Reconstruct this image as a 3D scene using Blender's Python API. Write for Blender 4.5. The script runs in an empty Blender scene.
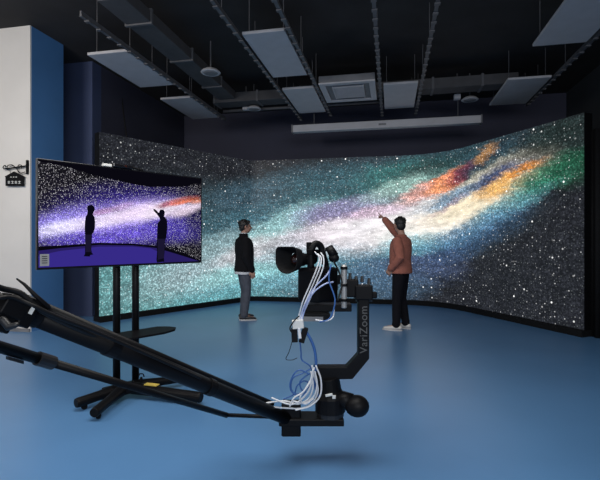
import bpy, bmesh, math, random
from mathutils import Vector, Matrix, noise
random.seed(7)
scene = bpy.context.scene
C = scene.collection
PI = math.pi

# ------------------------------------------------------------------ camera, light, exposure
CAMH, F = 1.38, 440.0
cd = bpy.data.cameras.new('camera'); cam = bpy.data.objects.new('camera', cd); C.objects.link(cam)
cam.location = (0, 0, CAMH); cam.rotation_euler = (PI/2, 0, 0)
cd.sensor_width = 36.0; cd.lens = 36.0*F/600.0; cd.clip_start = 0.02
scene.camera = cam
scene.view_settings.view_transform = 'Standard'
scene.view_settings.look = 'None'
scene.view_settings.gamma = 1.0
scene.view_settings.use_curve_mapping = False
scene.view_settings.exposure = 0.0
w = bpy.data.worlds.new('world'); scene.world = w; w.use_nodes = True
w.node_tree.nodes['Background'].inputs[0].default_value = (0.80, 0.88, 1.0, 1)
w.node_tree.nodes['Background'].inputs[1].default_value = 0.45
def area(name, loc, target, sx, sy, power, col):
    l = bpy.data.lights.new(name, 'AREA'); l.shape = 'RECTANGLE'; l.size = sx; l.size_y = sy
    l.energy = power; l.color = col
    o = bpy.data.objects.new(name, l); C.objects.link(o); o.location = loc
    o.rotation_euler = (Vector(target)-Vector(loc)).to_track_quat('-Z', 'Y').to_euler()
    return o
area('floor_fill_light', (-0.6, 2.2, 3.9), (-0.6, 2.4, 0), 3.2, 2.2, 160, (1.0, 0.97, 0.92))  # unseen overhead fill, added to brighten the floor
area('white_wall_fill_light', (-4.4, 2.6, 3.6), (-5.0, 6.0, 1.4), 1.6, 1.2, 125, (1.0, 0.94, 0.87))  # unseen area light added to lift the white wall on the left
area('rear_fill_light', (1.0, -3.0, 3.0), (0.6, 6.0, 1.0), 4.0, 2.0, 165, (0.92, 0.96, 1.0))  # soft fill added behind the camera, not a fixture of the room

# ------------------------------------------------------------------ helpers
A = math.radians(11.7); SA, CA = math.sin(A), math.cos(A)
def R(p, q, z=0.0):                       # room axes -> world
    return Vector((p*CA+q*SA, -p*SA+q*CA, z))
def at(x, y, d):                          # a point seen at x,y from the camera, d metres in front
    return Vector(((x-300)/F*d, d, CAMH+(240-y)/F*d))
def lin(c):
    c = c/255.0
    return c/12.92 if c <= 0.04045 else ((c+0.055)/1.055)**2.4
def rgb(r, g, b): return (lin(r), lin(g), lin(b), 1.0)

WM = {}
def link(o, parent=None, mw=None):
    C.objects.link(o)
    if parent is not None: o.parent = parent
    WM[o.name] = mw
def empty(name, loc, rz=0.0, label=None, cat=None, group=None):
    o = bpy.data.objects.new(name, None); o.empty_display_size = 0.1
    o.location = loc; o.rotation_euler = (0, 0, rz)
    link(o, None, Matrix.Translation(loc) @ Matrix.Rotation(rz, 4, 'Z'))
    tag(o, label, cat, group); return o
def tag(o, label=None, cat=None, group=None, kind=None):
    if label: o['label'] = label
    if cat: o['category'] = cat
    if group: o['group'] = group
    if kind: o['kind'] = kind
    return o
def build(name, bm, mat, parent=None, smooth=False, world=True, bevel=0.0, label=None):
    """link bm (world coordinates) as one mesh object; under a parent it is brought into the parent's frame"""
    bmesh.ops.recalc_face_normals(bm, faces=bm.faces[:])
    mw = WM[parent.name] if parent is not None else Matrix.Identity(4)
    if world and parent is not None: bm.transform(mw.inverted())
    me = bpy.data.meshes.new(name); bm.to_mesh(me); bm.free()
    for m in (mat if isinstance(mat, (list, tuple)) else [mat]): me.materials.append(m)
    if smooth:
        for p in me.polygons: p.use_smooth = True
    o = bpy.data.objects.new(name, me); link(o, parent, mw)
    if bevel > 0:
        b = o.modifiers.new('bevel', 'BEVEL'); b.width = bevel; b.segments = 2; b.limit_method = 'ANGLE'
    if label: o['label'] = label
    return o
def struct(name, bm, mat, **k):
    o = build(name, bm, mat, **k); o['kind'] = 'structure'; return o
def new(): return bmesh.new()
def hexa(bm, c8, mi=0):
    v = [bm.verts.new(c) for c in c8]
    for f in ((0,1,2,3),(7,6,5,4),(0,4,5,1),(1,5,6,2),(2,6,7,3),(3,7,4,0)):
        fc = bm.faces.new([v[i] for i in f]); fc.material_index = mi
def rbox(bm, p0, p1, q0, q1, z0, z1, mi=0):
    hexa(bm, [R(p0,q0,z0),R(p1,q0,z0),R(p1,q1,z0),R(p0,q1,z0),R(p0,q0,z1),R(p1,q0,z1),R(p1,q1,z1),R(p0,q1,z1)], mi)
def obox(bm, c, ax, ay, az, hx, hy, hz, mi=0):
    """box with centre c and half sizes along three directions"""
    c = Vector(c); ax = Vector(ax).normalized()*hx; ay = Vector(ay).normalized()*hy; az = Vector(az).normalized()*hz
    hexa(bm, [c-ax-ay-az,c+ax-ay-az,c+ax+ay-az,c-ax+ay-az,c-ax-ay+az,c+ax-ay+az,c+ax+ay+az,c-ax+ay+az], mi)
def frames(pts):
    pts = [Vector(p) for p in pts]; n = len(pts); out = []
    up = None
    for i in range(n):
        t = (pts[min(i+1, n-1)]-pts[max(i-1, 0)]).normalized()
        if up is None:
            a = Vector((1,0,0)) if abs(t.x) < 0.8 else Vector((0,1,0))
            up = (a-t*a.dot(t)).normalized()
        else:
            up = (up-t*up.dot(t)).normalized()
        out.append((pts[i], up.copy(), t.cross(up).normalized(), t))
    return out
def tube(bm, pts, rad, seg=12, round_ends=False, mi=0):
    """tapering closed tube; rad is a number, a list, or a list of (ra, rb)"""
    fr = frames(pts); n = len(fr)
    if not isinstance(rad, (list, tuple)): rad = [rad]*n
    rings = []
    seq = []
    for i, (p, u, v, t) in enumerate(fr):
        r = rad[i]; ra, rb = (r if isinstance(r, (tuple, list)) else (r, r))
        seq.append((p, u, v, t, ra, rb))
    if round_ends:
        p,u,v,t,ra,rb = seq[0]; m = min(ra, rb)
        head = [(p-t*m*math.sin(a), u, v, t, ra*math.cos(a), rb*math.cos(a)) for a in (1.35, 0.9, 0.45)]
        p,u,v,t,ra,rb = seq[-1]; m = min(ra, rb)
        tail = [(p+t*m*math.sin(a), u, v, t, ra*math.cos(a), rb*math.cos(a)) for a in (0.45, 0.9, 1.35)]
        seq = head+seq+tail
    for p,u,v,t,ra,rb in seq:
        rings.append([bm.verts.new(p+u*ra*math.cos(2*PI*k/seg)+v*rb*math.sin(2*PI*k/seg)) for k in range(seg)])
    for a, b in zip(rings, rings[1:]):
        for k in range(seg):
            f = bm.faces.new((a[k], a[(k+1)%seg], b[(k+1)%seg], b[k])); f.material_index = mi
    bm.faces.new(rings[0][::-1]).material_index = mi; bm.faces.new(rings[-1]).material_index = mi
def loft(bm, rings, seg=24):
    """vertical loft: (z, rx, ry, cx, cy)"""
    rs = []
    for z, rx, ry, cx, cy in rings:
        rs.append([bm.verts.new((cx+rx*math.cos(2*PI*k/seg), cy+ry*math.sin(2*PI*k/seg), z)) for k in range(seg)])
    for a, b in zip(rs, rs[1:]):
        for k in range(seg): bm.faces.new((a[k], a[(k+1)%seg], b[(k+1)%seg], b[k]))
    bm.faces.new(rs[0][::-1]); bm.faces.new(rs[-1])
def ball(bm, c, r, seg=20, rot=None):
    rx, ry, rz = r if isinstance(r, (tuple, list)) else (r, r, r)
    m = Matrix.Translation(c) @ (rot.to_4x4() if rot else Matrix.Identity(4)) @ Matrix.Diagonal((rx, ry, rz, 1))
    bmesh.ops.create_uvsphere(bm, u_segments=seg, v_segments=max(8, seg//2), radius=1.0, matrix=m)
def spline(pts, n=8):
    pts = [Vector(p) for p in pts]; P = [2*pts[0]-pts[1]]+pts+[2*pts[-1]-pts[-2]]; out = []
    for i in range(1, len(P)-2):
        for k in range(n):
            t = k/n; a,b,c,d = P[i-1],P[i],P[i+1],P[i+2]
            out.append(0.5*((2*b)+(c-a)*t+(2*a-5*b+4*c-d)*t*t+(-a+3*b-3*c+d)*t**3))
    out.append(pts[-1]); return out
def prism(bm, poly, origin, ax, ay, thick):
    """outline poly (x,y) in the plane ax,ay, extruded by thick along ax x ay"""
    ax, ay = Vector(ax).normalized(), Vector(ay).normalized(); n = ax.cross(ay)
    a = [bm.verts.new(Vector(origin)+ax*x+ay*y) for x, y in poly]
    b = [bm.verts.new(Vector(origin)+ax*x+ay*y+n*thick) for x, y in poly]
    bm.faces.new(a[::-1]); bm.faces.new(b)
    for i in range(len(a)):
        j = (i+1) % len(a); bm.faces.new((a[i], a[j], b[j], b[i]))
def rounded(w, h, r, n=5):
    out = []
    for cx, cy, a0 in ((w-r,h-r,0),(-w+r,h-r,PI/2),(-w+r,-h+r,PI),(w-r,-h+r,1.5*PI)):
        for k in range(n+1):
            a = a0+PI/2*k/n; out.append((cx+r*math.cos(a), cy+r*math.sin(a)))
    return out

# ------------------------------------------------------------------ materials
def mat(name, col, rough=0.6, metal=0.0, spec=0.5, vary=0.12, scale=6.0, bump=0.0, bscale=60.0, coat=0.0):
    m = bpy.data.materials.new(name); m.use_nodes = True; nt = m.node_tree; N = nt.nodes; L = nt.links
    b = N['Principled BSDF']; b.inputs['Roughness'].default_value = rough; b.inputs['Metallic'].default_value = metal
    b.inputs['Specular IOR Level'].default_value = spec; b.inputs['Coat Weight'].default_value = coat
    tc = N.new('ShaderNodeTexCoord'); nz = N.new('ShaderNodeTexNoise'); nz.inputs['Scale'].default_value = scale
    nz.inputs['Detail'].default_value = 5; L.new(tc.outputs['Object'], nz.inputs['Vector'])
    mr = N.new('ShaderNodeMapRange'); mr.inputs[3].default_value = 1-vary; mr.inputs[4].default_value = 1+vary
    mr.inputs[1].default_value = 0.3; mr.inputs[2].default_value = 0.7
    L.new(nz.outputs['Fac'], mr.inputs[0])
    mx = N.new('ShaderNodeVectorMath'); mx.operation = 'SCALE'; mx.inputs[0].default_value = col[:3]
    L.new(mr.outputs[0], mx.inputs['Scale']); L.new(mx.outputs[0], b.inputs['Base Color'])
    if bump > 0:
        n2 = N.new('ShaderNodeTexNoise'); n2.inputs['Scale'].default_value = bscale; L.new(tc.outputs['Object'], n2.inputs['Vector'])
        bp = N.new('ShaderNodeBump'); bp.inputs['Strength'].default_value = bump; bp.inputs['Distance'].default_value = 0.01
        L.new(n2.outputs['Fac'], bp.inputs['Height']); L.new(bp.outputs[0], b.inputs['Normal'])
    return m
def emit(name, col, s=1.0):
    m = bpy.data.materials.new(name); m.use_nodes = True; nt = m.node_tree; nt.nodes.clear()
    e = nt.nodes.new('ShaderNodeEmission'); e.inputs[0].default_value = col; e.inputs[1].default_value = s
    o = nt.nodes.new('ShaderNodeOutputMaterial'); nt.links.new(e.outputs[0], o.inputs[0]); return m

M = {}
M['floor'] = mat('blue_floor', (0.080, 0.195, 0.385), 0.34, vary=0.05, scale=1.2, bump=0.03, bscale=40)
M['white_wall'] = mat('white_wall_paint', (0.62, 0.60, 0.58), 0.8, vary=0.04, scale=2)
M['blue_wall'] = mat('blue_wall_paint', (0.065, 0.19, 0.42), 0.6, vary=0.05, scale=2)
M['dim_blue'] = mat('dark_blue_paint', (0.050, 0.070, 0.15), 0.7, vary=0.05, scale=2)
M['navy'] = mat('navy_back_wall_paint', (0.042, 0.044, 0.075), 0.8, vary=0.1, scale=1)
M['slate'] = mat('dark_slate_paint', (0.036, 0.042, 0.05), 0.8, vary=0.1, scale=1)
M['ceiling'] = mat('black_ceiling_paint', (0.018, 0.017, 0.019), 0.9, vary=0.3, scale=2)
M['panel'] = mat('grey_acoustic_panel', (0.46, 0.45, 0.47), 0.9, vary=0.05, scale=5, bump=0.1)
M['rail'] = mat('dull_grey_metal', (0.12, 0.12, 0.13), 0.6, 0.3)
M['duct'] = mat('dark_grey_duct', (0.075, 0.073, 0.078), 0.7, 0.2)
M['grille'] = mat('grey_grille', (0.17, 0.17, 0.18), 0.6)
M['black'] = mat('black_painted_metal', (0.0045, 0.0045, 0.0055), 0.45, 0.0, 0.13, vary=0.2)
M['gloss'] = mat('black_gloss_plastic', (0.006, 0.006, 0.008), 0.18)
M['rubber'] = mat('black_rubber', (0.005, 0.005, 0.006), 0.8, 0.0, 0.2)
M['charcoal'] = mat('charcoal_metal', (0.016, 0.016, 0.018), 0.45, 0.2)
M['silver'] = mat('brushed_silver', (0.34, 0.34, 0.34), 0.45, 0.5)
M['white_pl'] = mat('white_plastic', (0.62, 0.62, 0.60), 0.5)
M['wcable'] = mat('white_cable_sheath', (0.62, 0.63, 0.66), 0.5)
M['pcable'] = mat('pale_blue_cable_sheath', (0.36, 0.42, 0.66), 0.5)
M['bcable'] = mat('blue_cable_sheath', (0.03, 0.10, 0.30), 0.45)
M['kcable'] = mat('black_cable_sheath', (0.005, 0.005, 0.006), 0.5, 0.0, 0.25)
M['yellow'] = mat('yellow_sticker', (0.62, 0.45, 0.08), 0.5)
M['lens'] = mat('lens_glass', (0.03, 0.008, 0.006), 0.06, coat=1.0)
M['skin'] = mat('skin', (0.36, 0.20, 0.145), 0.55, vary=0.06, scale=20)
M['hair'] = mat('black_hair', (0.010, 0.009, 0.009), 0.5, vary=0.3, scale=40, bump=0.6, bscale=90)
M['jacket'] = mat('black_jacket_cloth', (0.005, 0.005, 0.007), 0.9, 0.0, 0.2, vary=0.2, scale=15, bump=0.4, bscale=18)
M['shirt'] = mat('white_shirt_cloth', (0.55, 0.56, 0.60), 0.85, bump=0.3, bscale=25)
M['jeans'] = mat('grey_denim', (0.060, 0.068, 0.092), 0.85, vary=0.2, scale=15, bump=0.5, bscale=20)
M['sweater'] = mat('rust_red_knit', (0.30, 0.105, 0.075), 0.9, vary=0.1, scale=15, bump=0.5, bscale=22)
M['trousers'] = mat('black_trouser_cloth', (0.004, 0.004, 0.007), 0.9, 0.0, 0.2, vary=0.2, bump=0.4, bscale=20)
M['darkshoe'] = mat('dark_shoe_leather', (0.02, 0.02, 0.024), 0.5)
M['whiteshoe'] = mat('white_shoe_leather', (0.60, 0.58, 0.56), 0.5)
M['sole'] = mat('pale_shoe_sole', (0.45, 0.45, 0.46), 0.6)
M['eye'] = mat('eye', (0.05, 0.04, 0.035), 0.2)
M['box'] = mat('brown_cardboard', (0.16, 0.06, 0.04), 0.8)
M['text'] = mat('pale_lettering', (0.075, 0.075, 0.075), 0.6, vary=0.02)
M['signtext'] = mat('white_lettering', (0.7, 0.7, 0.68), 0.6, vary=0.02)

def picture(name, base, blobs, starset, warp=(0.30, 0.10), grain=0.5, gscale=30.0, angle=0.3):
    """procedural picture shown by a display, laid out in metres on the display's own UV"""
    m = bpy.data.materials.new(name); m.use_nodes = True; nt = m.node_tree; N = nt.nodes; L = nt.links; N.clear()
    uv = N.new('ShaderNodeUVMap'); uv.uv_map = 'UVMap'
    def nd(t, **k):
        n = N.new(t)
        for a, b in k.items(): setattr(n, a, b)
        return n
    cur = uv.outputs[0]
    for k, (amp, sc) in enumerate(((warp[0], 1.1), (warp[1], 5.0), (warp[1]*0.8, 15.0))):
        mp = nd('ShaderNodeMapping'); mp.inputs['Rotation'].default_value = (0, 0, -angle); mp.inputs['Scale'].default_value = (sc*0.5, sc*1.3, 1)
        L.new(uv.outputs[0], mp.inputs[0])
        nz = nd('ShaderNodeTexNoise'); nz.inputs['Scale'].default_value = 1.0; nz.inputs['Detail'].default_value = 5; nz.inputs['Roughness'].default_value = 0.62
        L.new(mp.outputs[0], nz.inputs['Vector'])
        sb = nd('ShaderNodeVectorMath', operation='SUBTRACT'); L.new(nz.outputs['Color'], sb.inputs[0]); sb.inputs[1].default_value = (0.5, 0.5, 0.5)
        ml = nd('ShaderNodeVectorMath', operation='MULTIPLY'); L.new(sb.outputs[0], ml.inputs[0]); ml.inputs[1].default_value = (amp*2.4, amp*1.3, 0)
        ad = nd('ShaderNodeVectorMath', operation='ADD'); L.new(cur, ad.inputs[0]); L.new(ml.outputs[0], ad.inputs[1]); cur = ad.outputs[0]
    col = None
    for (u, v, ra, rb, ang, c, s) in blobs:
        mp = nd('ShaderNodeMapping', vector_type='TEXTURE'); mp.inputs['Location'].default_value = (u, v, 0)
        mp.inputs['Rotation'].default_value = (0, 0, ang); mp.inputs['Scale'].default_value = (ra, rb, 1); L.new(cur, mp.inputs[0])
        g = nd('ShaderNodeTexGradient', gradient_type='SPHERICAL'); L.new(mp.outputs[0], g.inputs[0])
        mr = nd('ShaderNodeMapRange', interpolation_type='SMOOTHSTEP'); mr.inputs[1].default_value = 0; mr.inputs[2].default_value = 0.75
        mr.inputs[3].default_value = 0; mr.inputs[4].default_value = s; L.new(g.outputs['Fac'], mr.inputs[0])
        mx = nd('ShaderNodeMixRGB'); L.new(mr.outputs[0], mx.inputs[0]); mx.inputs[2].default_value = rgb(*c)
        if col is None: mx.inputs[1].default_value = rgb(*base)
        else: L.new(col, mx.inputs[1])
        col = mx.outputs[0]
    # fine diode grain
    mp = nd('ShaderNodeMapping'); mp.inputs['Scale'].default_value = (gscale,)*3; L.new(uv.outputs[0], mp.inputs[0])
    vo = nd('ShaderNodeTexVoronoi'); vo.inputs['Scale'].default_value = 1; L.new(mp.outputs[0], vo.inputs['Vector'])
    sp = nd('ShaderNodeSeparateColor'); L.new(vo.outputs['Color'], sp.inputs[0])
    bw = nd('ShaderNodeRGBToBW'); L.new(col, bw.inputs[0])
    amt = nd('ShaderNodeMapRange'); amt.inputs[1].default_value = 0.45; amt.inputs[2].default_value = 0.85; amt.inputs[3].default_value = grain; amt.inputs[4].default_value = grain*0.12
    L.new(bw.outputs[0], amt.inputs[0])
    c1 = nd('ShaderNodeMath', operation='POWER'); L.new(sp.outputs[0], c1.inputs[0]); c1.inputs[1].default_value = 3.0
    c2 = nd('ShaderNodeMath', operation='SUBTRACT'); L.new(c1.outputs[0], c2.inputs[0]); c2.inputs[1].default_value = 0.25
    c3 = nd('ShaderNodeMath', operation='MULTIPLY_ADD'); L.new(c2.outputs[0], c3.inputs[0]); L.new(amt.outputs[0], c3.inputs[1]); c3.inputs[2].default_value = 1.0
    c4 = nd('ShaderNodeVectorMath', operation='SCALE'); L.new(col, c4.inputs[0]); L.new(c3.outputs[0], c4.inputs['Scale']); col = c4.outputs[0]
    # cloud mottling
    mp = nd('ShaderNodeMapping'); mp.inputs['Rotation'].default_value = (0, 0, -angle); mp.inputs['Scale'].default_value = (2.6, 7.5, 1); L.new(uv.outputs[0], mp.inputs[0])
    nz = nd('ShaderNodeTexNoise'); nz.inputs['Detail'].default_value = 8; nz.inputs['Roughness'].default_value = 0.75; nz.inputs['Scale'].default_value = 1.0; L.new(mp.outputs[0], nz.inputs['Vector'])
    mr = nd('ShaderNodeMapRange'); mr.inputs[1].default_value = 0.3; mr.inputs[2].default_value = 0.7; mr.inputs[3].default_value = 0.5; mr.inputs[4].default_value = 1.38; L.new(nz.outputs['Fac'], mr.inputs[0])
    c4 = nd('ShaderNodeVectorMath', operation='SCALE'); L.new(col, c4.inputs[0]); L.new(mr.outputs[0], c4.inputs['Scale']); col = c4.outputs[0]
    dens = nd('ShaderNodeMapRange'); dens.inputs[1].default_value = 0.04; dens.inputs[2].default_value = 0.22; dens.inputs[3].default_value = 0.35; dens.inputs[4].default_value = 1.25
    L.new(bw.outputs[0], dens.inputs[0])
    for (sc, prob, rad, bright, tint) in starset:
        mp = nd('ShaderNodeMapping'); mp.inputs['Scale'].default_value = (sc,)*3; mp.inputs['Location'].default_value = (sc*0.37, sc*0.11, 0); L.new(uv.outputs[0], mp.inputs[0])
        vo = nd('ShaderNodeTexVoronoi', voronoi_dimensions='2D'); vo.inputs['Scale'].default_value = 1; L.new(mp.outputs[0], vo.inputs['Vector'])
        sp = nd('ShaderNodeSeparateColor'); L.new(vo.outputs['Color'], sp.inputs[0])
        d = nd('ShaderNodeMapRange', interpolation_type='SMOOTHSTEP'); d.inputs[1].default_value = rad; d.inputs[2].default_value = rad*0.3; d.inputs[3].default_value = 0; d.inputs[4].default_value = 1
        L.new(vo.outputs['Distance'], d.inputs[0])
        t = nd('ShaderNodeMath', operation='LESS_THAN'); L.new(sp.outputs[0], t.inputs[0]); t.inputs[1].default_value = prob
        p = nd('ShaderNodeMath', operation='POWER'); L.new(sp.outputs[1], p.inputs[0]); p.inputs[1].default_value = 1.5
        a = nd('ShaderNodeMath', operation='MULTIPLY'); L.new(d.outputs[0], a.inputs[0]); L.new(t.outputs[0], a.inputs[1])
        b = nd('ShaderNodeMath', operation='MULTIPLY'); L.new(a.outputs[0], b.inputs[0]); L.new(p.outputs[0], b.inputs[1])
        e = nd('ShaderNodeVectorMath', operation='SCALE'); e.inputs[0].default_value = tuple(x*bright for x in tint); L.new(b.outputs[0], e.inputs['Scale'])
        if bright < 0.6:
            e2 = nd('ShaderNodeVectorMath', operation='SCALE'); L.new(e.outputs[0], e2.inputs[0]); L.new(dens.outputs[0], e2.inputs['Scale']); e = e2
        f = nd('ShaderNodeVectorMath', operation='ADD'); L.new(col, f.inputs[0]); L.new(e.outputs[0], f.inputs[1]); col = f.outputs[0]
    em = nd('ShaderNodeEmission'); L.new(col, em.inputs[0]); em.inputs[1].default_value = 1.0
    gl = nd('ShaderNodeBsdfGlossy'); gl.inputs['Roughness'].default_value = 0.35; gl.inputs[0].default_value = (0.012, 0.012, 0.012, 1)
    ads = nd('ShaderNodeAddShader'); L.new(em.outputs[0], ads.inputs[0]); L.new(gl.outputs[0], ads.inputs[1])
    out = nd('ShaderNodeOutputMaterial'); L.new(ads.outputs[0], out.inputs[0])
    m.cycles.emission_sampling = 'FRONT' if hasattr(m.cycles, 'emission_sampling') else None
    return m

# ------------------------------------------------------------------ the room
b = new(); rbox(b, -9, 5.2, -2.5, 10.9, -0.12, 0); struct('floor', b, M['floor'])
b = new(); rbox(b, -9, 5.2, -2.5, 10.9, 4.6, 4.72); struct('ceiling', b, M['ceiling'])
b = new(); rbox(b, -9, 5.2, 10.6, 10.9, 0, 4.6); struct('wall_back', b, M['navy'])
b = new(); rbox(b, 3.75, 3.95, -2.5, 10.6, 0, 4.6); struct('wall_right', b, M['slate'])
b = new(); rbox(b, -9.0, -5.3, 5.64, 5.665, 0, 4.6); struct('wall_white', b, M['white_wall'])
b = new(); rbox(b, -9.0, -5.298, 5.665, 6.32, 0, 4.6); struct('wall_blue', b, M['blue_wall'])
b = new(); rbox(b, -9.0, -5.27, 7.0, 7.25, 0, 4.6); struct('wall_alcove', b, M['dim_blue'])
b = new(); rbox(b, -5.5, -5.27, 7.25, 10.6, 0, 4.6); struct('wall_left', b, M['navy'])
b = new(); rbox(b, -9.12, -9.0, -2.5, 5.66, 0, 4.6); struct('wall_entrance', b, M['white_wall'])
b = new(); rbox(b, -9.0, -5.3, 5.622, 5.64, 0, 0.05); struct('baseboard_left', b, M['grille'])

# ------------------------------------------------------------------ LED wall
PL = [(-3.36, 7.36), (-1.13, 10.05), (2.95, 9.29), (4.03, 6.24)]
def corner(a, b_, c, r, n=8):
    a, b_, c = Vector(a), Vector(b_), Vector(c)
    p0 = b_+(a-b_).normalized()*r; p1 = b_+(c-b_).normalized()*r
    return [tuple((1-t)**2*p0+2*t*(1-t)*b_+t*t*p1) for t in [i/n for i in range(n+1)]]
path = [PL[0]]+corner(PL[0], PL[1], PL[2], 0.12, 4)+corner(PL[1], PL[2], PL[3], 0.85, 12)+[PL[3]]
ZB, ZT = 0.10, 3.19
ss = [0.0]
for a, c in zip(path, path[1:]): ss.append(ss[-1]+(Vector(c)-Vector(a)).length)
def led_uv(px, py):
    k = (px-300)/F; best = None
    for i in range(len(path)-1):
        (x0, y0), (x1, y1) = path[i], path[i+1]
        den = (x1-x0)-k*(y1-y0)
        if abs(den) < 1e-9: continue
        t = (k*y0-x0)/den
        lo = -1e9 if i == 0 else -1e-6; hi = 1e9 if i == len(path)-2 else 1+1e-6
        if lo <= t <= hi:
            d = y0+t*(y1-y0)
            if d <= 0.3: continue
            s = ss[i]+t*(ss[i+1]-ss[i])
            if best is None or abs(px-300-k*F) < 1: best = (s, CAMH+(240-py)/F*d)
            if 0 <= t <= 1: return (s, CAMH+(240-py)/F*d)
    return best
def px_blobs(rows, fn, step=2.0):
    out = []
    for (x, y, rx, ry, ang, c, s) in rows:
        a = math.radians(ang)
        w_ = rx*0.5
        e1 = Vector(fn(x+w_*math.cos(a), y-w_*math.sin(a))); e0 = Vector(fn(x-w_*math.cos(a), y+w_*math.sin(a)))
        o = Vector(fn(x, y)); e = (e1-e0)/(2*w_); o2 = o; o = o.lerp((e0+e1)/2, 0.4)
        g = (Vector(fn(x-step*math.sin(a), y-step*math.cos(a)))-o2)/step
        ph = math.atan2(e.y, e.x); nrm = Vector((-math.sin(ph), math.cos(ph)))
        out.append((o.x, o.y, e.length*rx, abs(g.dot(nrm))*ry, ph, c, s))
    return out
LB = [
 (170,235,190,70,8,(58,80,88),0.9), (330,220,230,70,10,(66,104,118),1.0), (450,195,130,70,18,(56,88,98),0.8),
 (205,285,140,55,4,(104,166,174),1.0), (130,290,80,55,0,(105,158,160),0.9), (335,275,110,38,4,(92,128,146),0.8), (290,262,120,36,10,(120,175,190),0.75),
 (350,186,140,24,6,(52,96,100),0.85), (400,176,70,20,8,(56,120,116),0.7), (300,188,100,26,8,(60,90,105),0.6),
 (380,275,75,36,0,(76,104,132),0.8), (425,256,62,36,0,(72,86,118),0.85), (470,236,80,24,25,(60,88,122),0.7),
 (225,264,120,30,14,(176,190,196),0.7), (210,248,80,20,20,(150,180,186),0.6),
 (280,226,70,17,26,(165,212,214),0.85), (245,196,60,20,10,(62,84,98),0.7), (250,250,60,15,20,(215,205,210),0.6), (240,274,70,14,10,(150,215,215),0.6),
 (350,230,95,25,10,(238,225,236),1.0), (400,222,120,32,14,(248,244,248),1.0), (330,212,60,14,12,(140,124,172),0.75),
 (356,203,60,12,14,(150,150,185),0.6), (375,212,50,10,12,(205,165,195),0.6), (400,186,60,12,20,(170,205,195),0.7),
 (425,232,60,14,12,(200,235,238),0.8), (450,214,100,26,22,(255,248,240),1.0), (480,194,92,27,27,(255,240,208),1.0),
 (412,246,50,14,10,(116,182,195),0.7), (508,204,80,14,28,(100,158,165),0.8), (470,230,80,13,24,(96,138,170),0.7),
 (423,191,38,11,22,(232,172,160),0.9), (446,182,32,13,30,(248,150,105),1.0), (440,186,24,9,28,(255,170,120),0.8), (462,173,28,8,36,(140,52,74),0.9),
 (455,196,60,9,26,(96,138,172),0.85), (448,206,36,4,28,(150,90,140),0.35), (500,176,52,15,26,(34,58,104),0.95), (478,163,44,10,36,(42,62,80),0.7),
 (486,153,20,9,36,(176,130,84),0.85), (430,167,52,10,16,(42,62,62),0.75), (504,183,48,13,27,(252,196,120),1.0), (524,169,32,8,27,(222,140,66),0.95), (524,175,24,5,27,(240,220,190),0.7),
 (546,174,62,20,26,(44,116,90),0.85), (572,166,44,26,20,(38,84,62),0.7), (560,135,60,30,20,(40,54,52),0.8),
]
LEDM = picture('galaxy_on_led_wall', (40, 42, 48), px_blobs(LB, led_uv),
    [(24.0, 0.45, 0.28, 0.42, (0.9, 1.0, 1.0)), (12.0, 0.36, 0.15, 0.8, (1.0, 1.0, 1.0)), (5.5, 0.20, 0.11, 1.6, (1.0, 1.0, 0.98))], warp=(0.16, 0.20), grain=1.35, gscale=46)
t = empty('led_video_wall', (PL[1][0], PL[1][1], 0), 0, 'huge three-sided LED video wall showing a bright galaxy, across the back of the room', 'video wall')
b = new(); uvl = b.loops.layers.uv.new('UVMap')
n = len(path); vt = []
for i, (x, y) in enumerate(path): vt.append((b.verts.new((x, y, ZB)), b.verts.new((x, y, ZT))))
for i in range(n-1):
    f = b.faces.new((vt[i][0], vt[i+1][0], vt[i+1][1], vt[i][1]))
    for lp, (u, v) in zip(f.loops, ((ss[i], ZB), (ss[i+1], ZB), (ss[i+1], ZT), (ss[i], ZT))): lp[uvl].uv = (u, v)
scr = build('screen', b, LEDM, t)
if scr.data.polygons[2].normal.y > 0:
    scr.data.flip_normals()
def offset(path, d):
    out = []
    for i, p in enumerate(path):
        a = Vector(path[max(i-1, 0)]); c = Vector(path[min(i+1, len(path)-1)])
        tt = (c-a).normalized(); out.append(Vector(p)+Vector((-tt.y, tt.x))*d)
    return out
def ribbon(bm, pa, pb, z0, z1):
    m = len(pa); V = [[bm.verts.new((p[0], p[1], z)) for p in P] for P, z in ((pa, z0), (pb, z0), (pb, z1), (pa, z1))]
    for i in range(m-1):
        for k in range(4): bm.faces.new((V[k][i], V[k][i+1], V[(k+1)%4][i+1], V[(k+1)%4][i]))
    bm.faces.new([V[k][0] for k in range(4)]); bm.faces.new([V[k][-1] for k in range(4)])
b = new(); ribbon(b, offset(path, 0.012), offset(path, 0.16), ZB, ZT); build('cabinet', b, M['black'], t)
b = new(); ribbon(b, offset(path, -0.05), offset(path, 0.2), 0.0, ZB-0.006); build('plinth', b, M['rubber'], t)
# black curtain filling the gap beside the right wing
b = new(); pts = []
for i in range(61):
    s = i/60; base = Vector((4.13, 6.30)).lerp(Vector((4.62, 5.45)), s); nrm = Vector((0.86, 0.5))
    pts.append(base+nrm*0.03*math.sin(s*PI*13))
ribbon(b, pts, [p+Vector((0.008, 0.005)) for p in pts], 0.0, 2.95)
tag(build('curtain', b, M['rubber'], smooth=True), 'black floor-length curtain hanging beside the right end of the video wall', 'curtain')
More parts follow.
